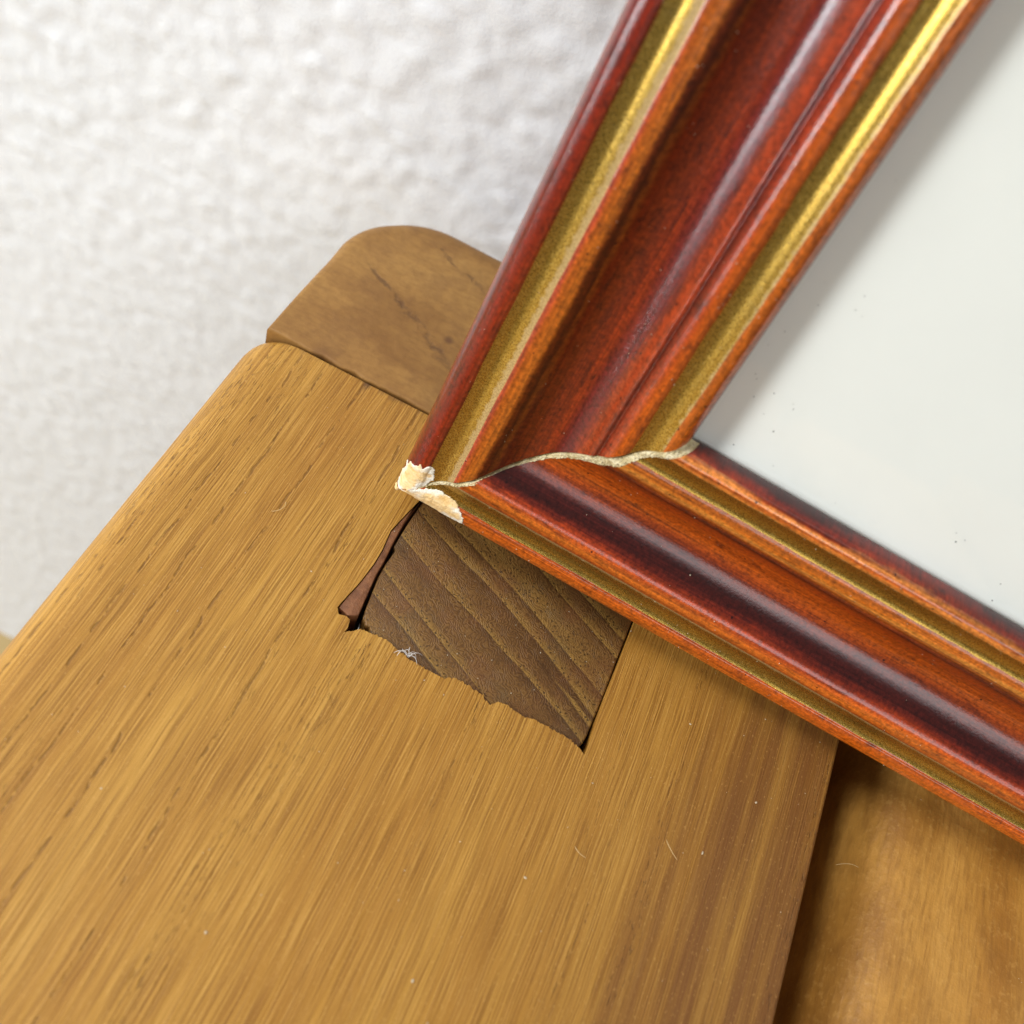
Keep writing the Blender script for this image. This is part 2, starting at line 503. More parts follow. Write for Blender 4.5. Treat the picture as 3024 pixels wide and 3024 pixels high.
def glass_material():
    m = Mat("clear_glass")
    t = m.t
    t.nodes.remove(m.b)
    tr = t.nodes.new('ShaderNodeBsdfTransparent')
    tr.inputs[0].default_value = (0.985, 0.992, 0.985, 1)
    gl = t.nodes.new('ShaderNodeBsdfGlossy')
    gl.inputs['Roughness'].default_value = 0.03
    lw = t.nodes.new('ShaderNodeLayerWeight')
    lw.inputs[0].default_value = 0.5
    fr = t.nodes.new('ShaderNodeMath')
    fr.operation = 'POWER'
    t.links.new(lw.outputs['Facing'], fr.inputs[0])
    fr.inputs[1].default_value = 5.0
    f2 = t.nodes.new('ShaderNodeMath')
    f2.operation = 'MULTIPLY_ADD'
    t.links.new(fr.outputs[0], f2.inputs[0])
    f2.inputs[1].default_value = 0.96
    f2.inputs[2].default_value = 0.035
    fr = f2
    mx = t.nodes.new('ShaderNodeMixShader')
    t.links.new(fr.outputs[0], mx.inputs[0])
    t.links.new(tr.outputs[0], mx.inputs[1])
    t.links.new(gl.outputs[0], mx.inputs[2])
    t.links.new(mx.outputs[0], t.nodes['Material Output'].inputs[0])
    return m.m


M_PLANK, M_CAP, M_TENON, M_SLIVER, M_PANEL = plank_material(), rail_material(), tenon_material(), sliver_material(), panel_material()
M_SIDE = moulding_material("stained_shaded_side_moulding", SIDE_STOPS, 1.3, (168, 70, 26), 0.30)
M_FOOT = moulding_material("stained_shaded_foot_moulding", FOOT_STOPS, 9.1, (186, 84, 28), 0.40)
M_GOLD, M_GESSO, M_CHIP = gold_material(), gesso_material(), chip_material()
M_GOLD_SIDE = gold_material("gold_paint_sheen", 0.178, 0.226)  # side gold: window sheen painted into its pale edge
M_WALL, M_FLOOR, M_GLASS = wall_material(), floor_material(), glass_material()
M_MAT = plain("white_card", (0.925, 0.92, 0.875, 1), 0.7, 0.015, 60)
M_BACK = plain("brown_backing", lin(120, 92, 60), 0.8)
M_DUST = plain("pale_dust", (0.62, 0.52, 0.36, 1), 0.9)
M_GRIT = plain("dark_grit", (0.05, 0.04, 0.03, 1), 0.9)
M_LINT = plain("white_lint", (0.78, 0.76, 0.72, 1), 0.9)
M_HAIR = plain("tan_fibre", (0.62, 0.44, 0.20, 1), 0.6)


# ------------------------------------------------------------------ object helpers
def empty(name, label, cat, loc=(0, 0, 0), mat=None, group=None):
    o = bpy.data.objects.new(name, None)
    COL.objects.link(o)
    if mat is not None:
        o.matrix_world = mat
    else:
        o.location = loc
    o['label'], o['category'] = label, cat
    if group:
        o['group'] = group
    return o


def link(name, me, mat, parent=None, loc=None):
    o = bpy.data.objects.new(name, me)
    COL.objects.link(o)
    if mat is not None and not me.materials:
        me.materials.append(mat)
    if parent is not None:
        o.parent = parent
    if loc is not None:
        o.location = loc
    return o


def mesh(name, verts, faces, smooth=None):
    me = bpy.data.meshes.new(name)
    me.from_pydata([tuple(map(float, v)) for v in verts], [], [tuple(map(int, f)) for f in faces])
    me.validate()
    bm = bmesh.new()
    bm.from_mesh(me)
    bmesh.ops.recalc_face_normals(bm, faces=bm.faces)
    bm.to_mesh(me)
    bm.free()
    if smooth is not None:
        me.polygons.foreach_set('use_smooth', [True] * len(me.polygons))
        me.set_sharp_from_angle(angle=math.radians(smooth))
    return me


def box(name, lo, hi, bevel=0.0):
    bm = bmesh.new()
    bmesh.ops.create_cube(bm, size=1)
    for v in bm.verts:
        for i in range(3):
            v.co[i] = lo[i] if v.co[i] < 0 else hi[i]
    if bevel:
        bmesh.ops.bevel(bm, geom=list(bm.edges), offset=bevel, segments=3, affect='EDGES', profile=0.5)
    me = bpy.data.meshes.new(name)
    bm.to_mesh(me)
    bm.free()
    me.polygons.foreach_set('use_smooth', [True] * len(me.polygons))
    me.set_sharp_from_angle(angle=math.radians(35))
    return me


def loft(name, sections, smooth=35):
    """closed sections (same count) joined in order, both ends capped"""
    n = len(sections[0])
    v = [p for s in sections for p in s]
    f = []
    for k in range(len(sections) - 1):
        for i in range(n):
            j = (i + 1) % n
            f.append((k * n + i, k * n + j, (k + 1) * n + j, (k + 1) * n + i))
    f.append(tuple(range(n - 1, -1, -1)))
    f.append(tuple((len(sections) - 1) * n + i for i in range(n)))
    return mesh(name, v, f, smooth)


def prism(name, outline, z0, z1, smooth=30):
    lo = [(x, y, z0) for x, y in outline]
    hi = [(x, y, z1) for x, y in outline]
    return loft(name, [lo, hi], smooth)


def lattice(seed, n=64):
    return np.random.default_rng(seed).random((n, n))


def vnoise(x, y, seed):
    g = lattice(seed)
    n = g.shape[0]
    xi, yi = np.floor(x).astype(int), np.floor(y).astype(int)
    fx, fy = x - xi, y - yi
    fx, fy = fx * fx * (3 - 2 * fx), fy * fy * (3 - 2 * fy)
    a, b = g[xi % n, yi % n], g[(xi + 1) % n, yi % n]
    c, d = g[xi % n, (yi + 1) % n], g[(xi + 1) % n, (yi + 1) % n]
    return (a * (1 - fx) + b * fx) * (1 - fy) + (c * (1 - fx) + d * fx) * fy


# ------------------------------------------------------------------ setting: wall and floor
WALL_Y = 0.2125
FLOOR_Z = -0.45


def build_wall():
    xs = np.concatenate([np.linspace(-2.5, -0.62, 12)[:-1], np.arange(-0.62, 0.30, 0.0016), np.linspace(0.30, 2.5, 14)[1:]])
    zs = np.concatenate([np.arange(FLOOR_Z, 0.34, 0.0016), np.linspace(0.34, 2.3, 12)[1:]])
    X, Z = np.meshgrid(xs, zs, indexing='ij')
    wx = X + 0.0035 * (vnoise(X / 0.008, Z / 0.008, 1) - 0.5)
    wz = Z + 0.0035 * (vnoise(X / 0.008 + 9, Z / 0.008, 2) - 0.5)

    def pebbles(cell, seed):
        gx, gz = wx / cell, wz / cell
        jx, jz, ht = lattice(seed), lattice(seed + 1), lattice(seed + 2)
        ix, iz = np.floor(gx).astype(int), np.floor(gz).astype(int)
        best = np.zeros_like(gx)
        for a in (-1, 0, 1):
            for b in (-1, 0, 1):
                cx_, cz_ = ix + a, iz + b
                k = (cx_ % 64, cz_ % 64)
                d2 = (gx - cx_ - jx[k]) ** 2 + (gz - cz_ - jz[k]) ** 2
                best = np.maximum(best, (0.35 + 0.65 * ht[k]) * np.exp(-d2 * 2.6))
        return best
    h = 0.95 * pebbles(0.0068, 40) + 0.55 * pebbles(0.0042, 50) + 0.35 * vnoise(wx / 0.02, wz / 0.02, 6)
    h = h * np.clip(0.45 + 0.55 * (Z + 0.12) / 0.22, 0.45, 1.0)
    fade = ((X > -0.62) & (X < 0.30) & (Z < 0.34)).astype(float)
    Y = WALL_Y + 0.0016 - 0.0011 * h * fade
    v = np.stack([X, Y, Z], -1).reshape(-1, 3)
    nx, nz = len(xs), len(zs)
    i, j = np.meshgrid(np.arange(nx - 1), np.arange(nz - 1), indexing='ij')
    a = (i * nz + j).ravel()
    f = np.stack([a, a + nz, a + nz + 1, a + 1], -1)
    me = bpy.data.meshes.new("wall")
    me.vertices.add(len(v))
    me.vertices.foreach_set('co', v.ravel())
    me.loops.add(f.size)
    me.loops.foreach_set('vertex_index', f.ravel().astype(np.int32))
    me.polygons.add(len(f))
    me.polygons.foreach_set('loop_start', (np.arange(len(f)) * 4).astype(np.int32))
    me.update(calc_edges=True)
    me.polygons.foreach_set('use_smooth', [True] * len(f))
    o = link("wall", me, M_WALL)
    o['kind'] = 'structure'
    o['label'] = 'white roughcast plaster wall behind the furniture'


build_wall()
fl = link("floor", box("floor", (-2.5, -2.5, FLOOR_Z - 0.03), (2.5, WALL_Y + 0.002, FLOOR_Z)), M_FLOOR)
fl['kind'] = 'structure'
fl['label'] = 'pale wooden floor far below the furniture top'

# ------------------------------------------------------------------ wooden furniture
bench = empty("wooden_bench", "honey brown wooden bench top with a dark through tenon and sunken panel", "bench", (0, 0, 0))
X0, X1, YS = -0.0672, 0.0786, 0.1446
THICK = 0.030


def plank_sections(ys):
    out = []
    for y in ys:
        r = 0.005
        dx = 0.0
        if y > YS - r:
            dx = r - math.sqrt(max(0.0, r * r - (y - (YS - r)) ** 2))
        x0 = X0 + dx * 0.38
        R, R2 = 0.010, 0.0007
        top = 0.0
        s = []
        for k in range(13):
            a = math.pi - k * math.pi / 24
            s.append((x0 + R + R * math.cos(a), y, -R + R * math.sin(a)))
        for k in range(5):
            a = math.pi / 2 - k * math.pi / 8
            s.append((X1 - R2 + R2 * math.cos(a), y, -R2 + R2 * math.sin(a)))
        s.append((X1, y, -THICK))
        for k in range(5):
            a = -math.pi / 2 - k * math.pi / 8
            s.append((x0 + 0.004 + 0.004 * math.cos(a), y, -THICK + 0.004 + 0.004 * math.sin(a)))
        out.append(s)
    return out


ys = [-0.30, -0.1, 0.0, 0.05, 0.10, 0.13, 0.139] + [YS - 0.005 + 0.005 * math.sin(k * math.pi / 20) for k in range(1, 11)]
plank_me = loft("side_plank", plank_sections(ys))
# mortise, cut through with a torn edge across the grain
HOLE = [(-17.0, 134), (-17.6, 124), (-18.4, 120.3), (-19.4, 114.7), (-18.9, 110), (-18.9, 106.3), (-19.4, 101.3), (-20.3, 96.5), (-20.6, 94.6), (-19.7, 93.4), (-18.4, 93.8), (-17.4, 93.5), (-17.0, 91.8), (-17.2, 90.6)]
edge = [(-17.2, 90.6), (-16.0, 91.6), (-14.9, 92.8), (-12.6, 93.0), (-9.7, 93.4), (-7.2, 92.5), (-4.2, 91.9), (-0.6, 91.7), (3.2, 91.6), (4.7, 92.8), (8.3, 92.6), (10.9, 92.2), (11.4, 91.5), (12.9, 91.4), (13.5, 92.4),
        (15.8, 92.7), (18.8, 92.2), (22.0, 92.8), (25.5, 92.6), (29.1, 92.3), (31.0, 91.7), (32.2, 90.9)]
ex = np.arange(-17.0, 32.2, 0.28)
ey = np.interp(ex, [p[0] for p in edge], [p[1] for p in edge]) + RNG.normal(0, 0.09, len(ex)) + 0.22 * (RNG.random(len(ex)) > 0.88) - 0.2 * (RNG.random(len(ex)) > 0.92)
HOLE += list(zip(ex + RNG.normal(0, 0.03, len(ex)), ey))
HOLE += [(32.2, 90.9), (32.25, 93.6), (31.85, 98), (31.75, 104.2), (31.8, 112.2), (31.75, 120.5), (31.6, 134)]
HOLE = [(x * MM, y * MM) for x, y in HOLE]
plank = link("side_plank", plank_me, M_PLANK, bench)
cut = bpy.data.objects.new("mortise_cutter", prism("mortise_cutter", HOLE, -0.05, 0.02))
COL.objects.link(cut)
bo = plank.modifiers.new("mortise", 'BOOLEAN')
bo.operation, bo.solver, bo.object = 'DIFFERENCE', 'EXACT', cut
bpy.context.view_layer.update()
new = bpy.data.meshes.new_from_object(plank.evaluated_get(bpy.context.evaluated_depsgraph_get()))
plank.modifiers.clear()
plank.data = new
new.polygons.foreach_set('use_smooth', [True] * len(new.polygons))
new.set_sharp_from_angle(angle=math.radians(30))
cm = cut.data
bpy.data.objects.remove(cut)
bpy.data.meshes.remove(cm)
plank['label'] = 'wide plank with a rounded outer edge and a dark tenon let into it'


def ring_slab(name, outline, radii, z_top, z_bot, seg=7):
    """plan outline with a rounded top edge whose radius varies round the outline"""
    n = len(outline)
    P = np.array(outline)
    prv, nxt = np.roll(P, 1, 0), np.roll(P, -1, 0)
    tan = nxt - prv
    tan /= np.linalg.norm(tan, axis=1)[:, None]
    nor = np.stack([tan[:, 1], -tan[:, 0]], -1)
    area2 = np.sum(P[:, 0] * nxt[:, 1] - nxt[:, 0] * P[:, 1])
    if area2 < 0:
        nor = -nor
    r = np.array(radii)[:, None]
    secs = [[(x, y, z_bot) for x, y in P]]
    for k in range(seg + 1):
        a = k * math.pi / 2 / seg
        q = P - nor * r * (1 - math.cos(a))
        z = z_top - r[:, 0] * (1 - math.sin(a))
        secs.append([(q[i, 0], q[i, 1], z[i]) for i in range(n)])
    return loft(name, secs, 40)


# cap rail across the far end, rounded outer corner
cx0, cx1, cy0, cy1 = -0.0640, 0.345, 0.1450, 0.1995
out, rad = [], []
for k in range(8):
    out.append((cx0 + 0.0006 * k / 7, cy0 + 0.0004 + (cy1 - 0.024 - cy0) * k / 8)); rad.append(0.0008 + 0.0020 * (k / 7) ** 2)
Rc = 0.021
for k in range(17):
    a = math.pi - k * math.pi / 32
    out.append((cx0 + Rc + Rc * math.cos(a) + 0.0006, cy1 - Rc + Rc * math.sin(a))); rad.append(0.003 + 0.0025 * min(1, k / 8))
for x in (0.0, 0.05, 0.12, 0.2, 0.28):
    out.append((x, cy1)); rad.append(0.0055)
out += [(cx1, cy1 - 0.0003), (cx1, cy0)]; rad += [0.0055, 0.0008]
for x in np.linspace(0.30, cx0 + 0.004, 240):
    out.append((x, cy0 + 0.00025 + abs(RNG.normal(0, 0.00028)))); rad.append(0.0006)
link("end_rail", ring_slab("end_rail", out, rad, 0.0003, -THICK), M_CAP, bench)

# sunken panel with a fielded edge
PX1 = 0.190
sec = []
for y in np.linspace(-0.25, 0.1449, 24):
    s = [(X1 + 0.0002, y, -0.0295), (X1 + 0.0002, y, -0.0280), (X1 + 0.0100, y, -0.0280)]
    rise = []
    for k in range(13):
        a = k * math.pi / 24
        rise.append((0.0100 + 0.0140 * (1 - math.cos(a)), -0.0245 + 0.0190 * math.sin(a)))
    wob = 0.0004 * math.sin(y * 90) + 0.0003 * math.sin(y * 210 + 1)
    s += [(X1 + q + wob, y, z) for q, z in rise]
    s += [(X1 + 0.05, y, -0.0057), (PX1 - 0.05, y, -0.0057)]
    s += [(PX1 - q, y, z) for q, z in rise[::-1]]
    s += [(PX1 - 0.0100, y, -0.0280), (PX1 - 0.0002, y, -0.0280), (PX1 - 0.0002, y, -0.0295)]
    sec.append(s)
link("panel", loft("panel", sec, 50), M_PANEL, bench)
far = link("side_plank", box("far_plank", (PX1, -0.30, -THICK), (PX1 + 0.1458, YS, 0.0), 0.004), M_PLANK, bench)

# tenon: end of the leg showing in the mortise
tl = [(-16.6, 134), (-17.0, 124), (-17.3, 118.1), (-17.35, 112.4), (-16.7, 111.5), (-17.0, 108), (-16.95, 104.7), (-16.6, 102), (-16.35, 100.1), (-15.9, 97), (-15.5, 95.4), (-14.9, 94.9), (-14.5, 94.2), (-13.6, 94.4), (-12.9, 93.2), (-12.2, 92.0), (-11, 90.5)]
tr = [(30.0, 90.5), (30.6, 91.6), (31.2, 93.2), (31.45, 95.1), (31.55, 100), (31.6, 104.6), (31.5, 112), (31.35, 134)]
TO = [(x * MM, y * MM) for x, y in tl + tr]
ten = link("tenon", None or ring_slab("tenon", TO, [0.0004] * len(TO), -0.0006, -0.055, 4), M_TENON, bench)
ten['label'] = 'dark end grain of the leg tenon showing in the plank'
SL = [(-16.95, 132), (-17.4, 124), (-17.9, 118), (-17.75, 112.4), (-17.45, 108), (-17.45, 104.7), (-17.0, 100.1), (-16.6, 96.3), (-16.5, 95.2), (-18.2, 94.2), (-20.3, 94.9), (-20.0, 97.5), (-19.3, 101.3), (-18.8, 106.3), (-18.8, 110), (-19.3, 114.7), (-18.3, 120.3), (-17.5, 124), (-17.0, 132)]
SL = [(x * MM, y * MM) for x, y in SL]
sl = link("filler_strip", ring_slab("filler_strip", SL, [0.0002] * len(SL), -0.00025, -0.026, 4), M_SLIVER, bench)
# legs
for i, (x, y) in enumerate(((0.0073, 0.108), (0.262, 0.108), (0.0073, -0.25), (0.262, -0.25))):
    link("leg", box("leg", (x - 0.024, y - 0.016, FLOOR_Z), (x + 0.024, y + 0.016, -THICK - 0.0002 if i else -0.0552), 0.002), M_CAP, bench)

# ------------------------------------------------------------------ picture frame
FW, FH, MW = 0.222, 0.258, 0.04235      # outer width, outer height, moulding width
PTS = [(0, -26.5), (0, -9), (0, -4.5), (.012, -2.6), (.035, -1.0), (.065, -.3), (.09, -.05), (.112, -.2), (.121, -.5), (.15, -.78), (.18, -.6), (.21, .1), (.235, .9), (.245, 1.15), (.26, 1.33), (.29, 1.35),
       (.32, 1.0), (.36, -.4), (.40, -2.0), (.45, -3.4), (.5, -4.1), (.545, -4.25), (.58, -3.85), (.62, -2.85), (.655, -1.75), (.685, -.6), (.70, -.15), (.712, -.15), (.724, .35), (.745, 1.15), (.77, 1.7), (.795, 1.75),
       (.81, 1.6), (.82, 1.38), (.84, 1.2), (.865, 1.4), (.89, 2.0), (.91, 2.7), (.922, 3.05), (.938, 3.25), (.957, 3.05), (.975, 2.25), (.99, 1.0), (.999, -.6), (1.0, -1.5)]


def catmull(pts, sub):
    P = [np.array((u * MW, d * MM)) for u, d in pts]
    out = []
    for i in range(len(P) - 1):
        p1, p2 = P[i], P[i + 1]
        p0 = P[i - 1] if i else 2 * p1 - p2
        p3 = P[i + 2] if i + 2 < len(P) else 2 * p2 - p1
        n = 1 if i == 0 or i == len(P) - 2 else sub
        L = np.linalg.norm(p2 - p1)
        m1 = (p2 - p0) / (np.linalg.norm(p2 - p0) + 1e-12) * L
        m2 = (p3 - p1) / (np.linalg.norm(p3 - p1) + 1e-12) * L
        for k in range(n):
            t = k / n
            out.append((2 * t**3 - 3 * t**2 + 1) * p1 + (t**3 - 2 * t**2 + t) * m1 + (-2 * t**3 + 3 * t**2) * p2 + (t**3 - t**2) * m2)
    out.append(P[-1])
    return np.array(out)


PROF = catmull(PTS, 5)
PU = PROF[:, 0] / MW
PS = np.concatenate([[0], np.cumsum(np.linalg.norm(np.diff(PROF, axis=0), axis=1))])


def at_u(u):
    """point on the face of the profile at u (0..1), beyond the flat outer side"""
    f = PU > 1e-6
    us = np.maximum.accumulate(PU[f]) + np.arange(f.sum()) * 1e-9
    return np.interp(u, us, PROF[f][:, 1])


def normal_u(u):
    h = 0.004
    d = (at_u(u + h) - at_u(u - h)) / (2 * h * MW)
    n = np.stack([-d, np.ones_like(d)], -1)
    return n / np.linalg.norm(n, axis=-1)[..., None]


G1 = (int(np.argmin(np.abs(PU - .121) + (PROF[:, 1] < -0.004))), int(np.argmin(np.abs(PU - .241))))
G2 = (int(np.argmin(np.abs(PU - .817))), int(np.argmin(np.abs(PU - .922))))

frame_rot = Matrix(((0.9991, 0.0394, -0.0174), (-0.0279, 0.2849, -0.9583), (-0.0328, 0.9579, 0.2857)))
fm = frame_rot.to_4x4()
fm.translation = (-0.02271, 0.11715, 0.00789)
frame = empty("picture_frame", "reddish brown picture frame with gold lines and a chipped corner leaning on the wall", "picture frame", mat=fm)

GAP_U = [0, .1, .2, .27, .33, .40, .50, .60, .68, .75, .82, .88, .94, 1.0]
GAP_A = [0.0, .20, .50, .40, .35, .45, .55, .55, .55, .55, .75, .70, .75, .8]   # mm, side rail's cut above the mitre line
GAP_B = [0.0, .30, .80, 1.0, .35, .40, .80, 1.3, 2.7, 2.6, 1.2, 1.0, 1.3, 1.5]   # mm, foot rail's cut beyond the mitre line


def rail(name, place, length, mat, cut0, cut1, parent, nt=110):
    """place(u_m, t, d) -> local point; cut0(u)/cut1(u) give t at both ends"""
    root = None
    jit = {}
    for g in G1 + G2:
        jit[g] = RNG.normal(0, 1, nt + 1)
        jit[g] = np.convolve(jit[g], np.ones(3) / 3, 'same') * 0.00010
    tt = np.linspace(0, 1, nt + 1) ** 1.0

    def strip(i0, i1):
        V, UVc, F = [], [], []
        n = i1 - i0 + 1
        for k, q in enumerate(tt):
            for i in range(i0, i1 + 1):
                u, d = PROF[i]
                if i in jit and 0 < k < nt:
                    u2 = u + jit[i][k]
                    d = d + (at_u(u2 / MW) - at_u(u / MW))
                    u = u2
                a, b = cut0(u), cut1(u)
                t = a + (b - a) * q
                V.append(place(u, t, d))
                UVc.append((u / MW, t))
        for k in range(nt):
            for i in range(n - 1):
                a = k * n + i
                F.append((a, a + 1, a + n + 1, a + n))
        return V, F, UVc

    # wood: three strips, back and ends in one mesh
    V, F, UVc = [], [], []
    for i0, i1 in ((0, G1[0]), (G1[1], G2[0]), (G2[1], len(PROF) - 1)):
        v, f, c = strip(i0, i1)
        b = len(V)
        V += v; UVc += c
        F += [tuple(x + b for x in q) for q in f]
    nface = len(F)
    # closed back with the rabbet, and mitre ends (full outline)
    back = [(MW, -0.0015), (MW * 0.88, -0.0015), (MW * 0.88, -0.0265), (0, -0.0265)]
    loops = []
    for cutf in (cut0, cut1):
        b = len(V)
        loop = [(u, d) for u, d in PROF] + back[1:3]
        for u, d in loop:
            V.append(place(u, cutf(u), d)); UVc.append((u / MW, cutf(u)))
        loops.append((b, len(loop)))
        # triangulated as a fan of quads between face and back keeps the end flat
    n_end = len(F)
    for b, n in loops:
        F.append(tuple(range(b, b + n)))
    (b0, n), (b1, _) = loops
    for i in (n - 3, n - 2, n - 1):
        j = (i + 1) % n
        F.append((b0 + i, b0 + j, b1 + j, b1 + i))
    me = bpy.data.meshes.new(name)
    me.from_pydata([tuple(map(float, v)) for v in V], [], F)
    uvl = me.uv_layers.new(name="UVMap")
    li = np.empty(len(me.loops), dtype=np.int32)
    me.loops.foreach_get('vertex_index', li)
    uvl.data.foreach_set('uv', np.array(UVc, dtype=np.float32)[li].ravel())
    me.materials.append(mat)
    me.materials.append(M_GESSO)
    mi = [0] * len(F)
    for k in range(n_end, n_end + 2):
        mi[k] = 1
    me.polygons.foreach_set('material_index', mi)
    me.polygons.foreach_set('use_smooth', [True] * len(F))
    me.set_sharp_from_angle(angle=math.radians(40))
    o = link(name, me, None, parent)
    for i0, i1 in (G1, G2):
        v, f, c = strip(i0, i1)
        gm = bpy.data.meshes.new("gold_line")
        gm.from_pydata([tuple(map(float, q)) for q in v], [], f)
        uvl = gm.uv_layers.new(name="UVMap")
        li = np.empty(len(gm.loops), dtype=np.int32)
        gm.loops.foreach_get('vertex_index', li)
        uvl.data.foreach_set('uv', np.array(c, dtype=np.float32)[li].ravel())
        gm.polygons.foreach_set('use_smooth', [True] * len(f))
        link("gold_line", gm, M_GOLD_SIDE if name == "side_rail" else M_GOLD, o)
    return o


ga = lambda u: float(np.interp(u / MW, GAP_U, GAP_A)) * MM
gb = lambda u: float(np.interp(u / MW, GAP_U, GAP_B)) * MM
side_place = lambda u, t, d: (u, t, d)
foot_place = lambda u, t, d: (t, u, d)
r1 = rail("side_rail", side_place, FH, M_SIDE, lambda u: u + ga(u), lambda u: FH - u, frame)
r1['label'] = 'upright side of the frame, red brown with glossy streaks'
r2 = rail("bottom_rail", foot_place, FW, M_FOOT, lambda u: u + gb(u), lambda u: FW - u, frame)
r2['label'] = 'bottom side of the frame, orange brown with a dark purple band of stain and painted shade'
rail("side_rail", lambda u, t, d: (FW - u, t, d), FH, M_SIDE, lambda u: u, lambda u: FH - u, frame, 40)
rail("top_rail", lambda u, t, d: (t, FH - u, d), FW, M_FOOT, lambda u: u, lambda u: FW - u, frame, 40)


# crumbling gesso squeezed out of the open mitre
def mitre_filler():
    """ragged raw edge: hugs the foot rail and leaves a dark slit open under the side rail"""
    V, F = [], []
    us = np.linspace(0.085, 1.0, 260)
    rows = 8
    nz = np.random.default_rng(5)
    wob = np.convolve(nz.normal(0, 1, len(us)), np.ones(9) / 9 * 2, 'same')
    wob2 = np.convolve(nz.normal(0, 1, len(us)), np.ones(4) / 4, 'same')
    slit = np.interp(us, [0, .18, .26, .36, .46, .56, .66, .76, .80, .86, .92, 1.0], [0.1, .35, 1.1, 1.5, 1.2, .6, .15, .5, 1.1, .4, 0, 0])
    for k, u in enumerate(us):
        a0 = float(np.interp(u, GAP_U, GAP_A)) * MM
        b = float(np.interp(u, GAP_U, GAP_B)) * MM + (0.00018 + 0.00020 * wob[k] + 0.00018 * wob2[k])
        a = a0 + 0.00008 - slit[k] * (0.00042 + 0.00012 * wob2[k])
        d0 = float(at_u(min(u, 0.985)))
        if u > 0.985:
            d0 = float(np.interp(u, [0.985, 1.0], [at_u(0.985), -0.0010]))
        n = normal_u(np.array(min(u, 0.985)))
        for r in range(rows):
            q = r / (rows - 1)
            off = a * (1 - q) - b * q          # + towards the side rail
            h = 0.00003 - 0.00042 * (1 - q) ** 2 * (0.35 + slit[k]) + 0.00010 * wob[k] * q + 0.00013 * nz.normal()
            if r == rows - 1:
                h = -0.00022
            if r == 0:
                h -= 0.0009 * 0.2 + 0.0035 * slit[k]
            du, dd = n * h
            x, v, d = u * MW, u * MW, d0
            if off >= 0:
                v += off
            else:
                x += -off
            V.append((x + du * 0.7, v + du * 0.7, d + dd))
    for k in range(len(us) - 1):
        for r in range(rows - 1):
            a = k * rows + r
            F.append((a, a + 1, a + rows + 1, a + rows))
    return mesh("mitre_filler", V, F, 28)


mf = link("mitre_filler", mitre_filler(), M_GESSO, frame)
mf['label'] = 'pale crumbling edge showing along the open corner joint'


# chipped corner: patches of bare gesso and wood following the moulding
def inside(poly, x, y):
    c = np.zeros(x.shape, bool)
    n = len(poly)
    for i in range(n):
        x1, y1 = poly[i]
        x2, y2 = poly[(i + 1) % n]
        k = ((y1 > y) != (y2 > y)) & (x < (x2 - x1) * (y - y1) / (y2 - y1 + 1e-12) + x1)
        c ^= k
    return c


def edge_dist(poly, x, y):
    D = np.full(x.shape, 1e9)
    n = len(poly)
    for i in range(n):
        a, b = np.array(poly[i]), np.array(poly[(i + 1) % n])
        ab = b - a
        t = np.clip(((x - a[0]) * ab[0] + (y - a[1]) * ab[1]) / (ab @ ab + 1e-12), 0, 1)
        D = np.minimum(D, np.hypot(x - a[0] - t * ab[0], y - a[1] - t * ab[1]))
    return D


def chip(poly, place, seed, step=0.11):
    """poly in (u mm, t mm) on the moulding face"""
    P = np.array(poly)
    us = np.arange(P[:, 0].min() - 0.3, P[:, 0].max() + 0.3, step)
    us = us[us > 0.03]
    ts = np.arange(P[:, 1].min() - 0.3, P[:, 1].max() + 0.3, step)
    U, T = np.meshgrid(us, ts, indexing='ij')
    wu = U + 0.5 * (vnoise(U / 0.8, T / 0.8, seed) - 0.5) + 0.3 * (vnoise(U / 0.3, T / 0.3, seed + 1) - 0.5)
    wt = T + 0.5 * (vnoise(U / 0.8 + 5, T / 0.8, seed + 2) - 0.5) + 0.3 * (vnoise(U / 0.3 + 5, T / 0.3, seed + 3) - 0.5)
    ins = inside(poly, wu, wt)
    D = edge_dist(poly, wu, wt)
    h = np.where(ins, 0.05 + 0.10 * vnoise(U / 0.7, T / 0.7, seed + 4) + 0.05 * vnoise(U / 0.25, T / 0.25, seed + 5), -0.12)
    d = at_u(U / MW * MM)
    n = normal_u(U / MW * MM)
    idx = -np.ones(U.shape, int)
    V, F, rim = [], [], []
    cell = ins[:-1, :-1] | ins[1:, :-1] | ins[:-1, 1:] | ins[1:, 1:]
    for i, j in zip(*np.nonzero(cell)):
        q = []
        for a, b in ((i, j), (i + 1, j), (i + 1, j + 1), (i, j + 1)):
            if idx[a, b] < 0:
                idx[a, b] = len(V)
                hh = h[a, b] * MM
                V.append(place(U[a, b] * MM + n[a, b, 0] * hh, T[a, b] * MM, d[a, b] + n[a, b, 1] * hh))
                rim.append(float(np.clip(1 - D[a, b] / 1.3, 0, 1)) if ins[a, b] else 1.0)
            q.append(idx[a, b])
        F.append(q)
    me = bpy.data.meshes.new("chipped_patch")
    me.from_pydata([tuple(map(float, v)) for v in V], [], F)
    bm = bmesh.new()
    bm.from_mesh(me)
    bmesh.ops.recalc_face_normals(bm, faces=bm.faces)
    bm.to_mesh(me)
    bm.free()
    at = me.attributes.new('rim', 'FLOAT', 'POINT')
    at.data.foreach_set('value', rim)
    me.polygons.foreach_set('use_smooth', [True] * len(F))
    return me


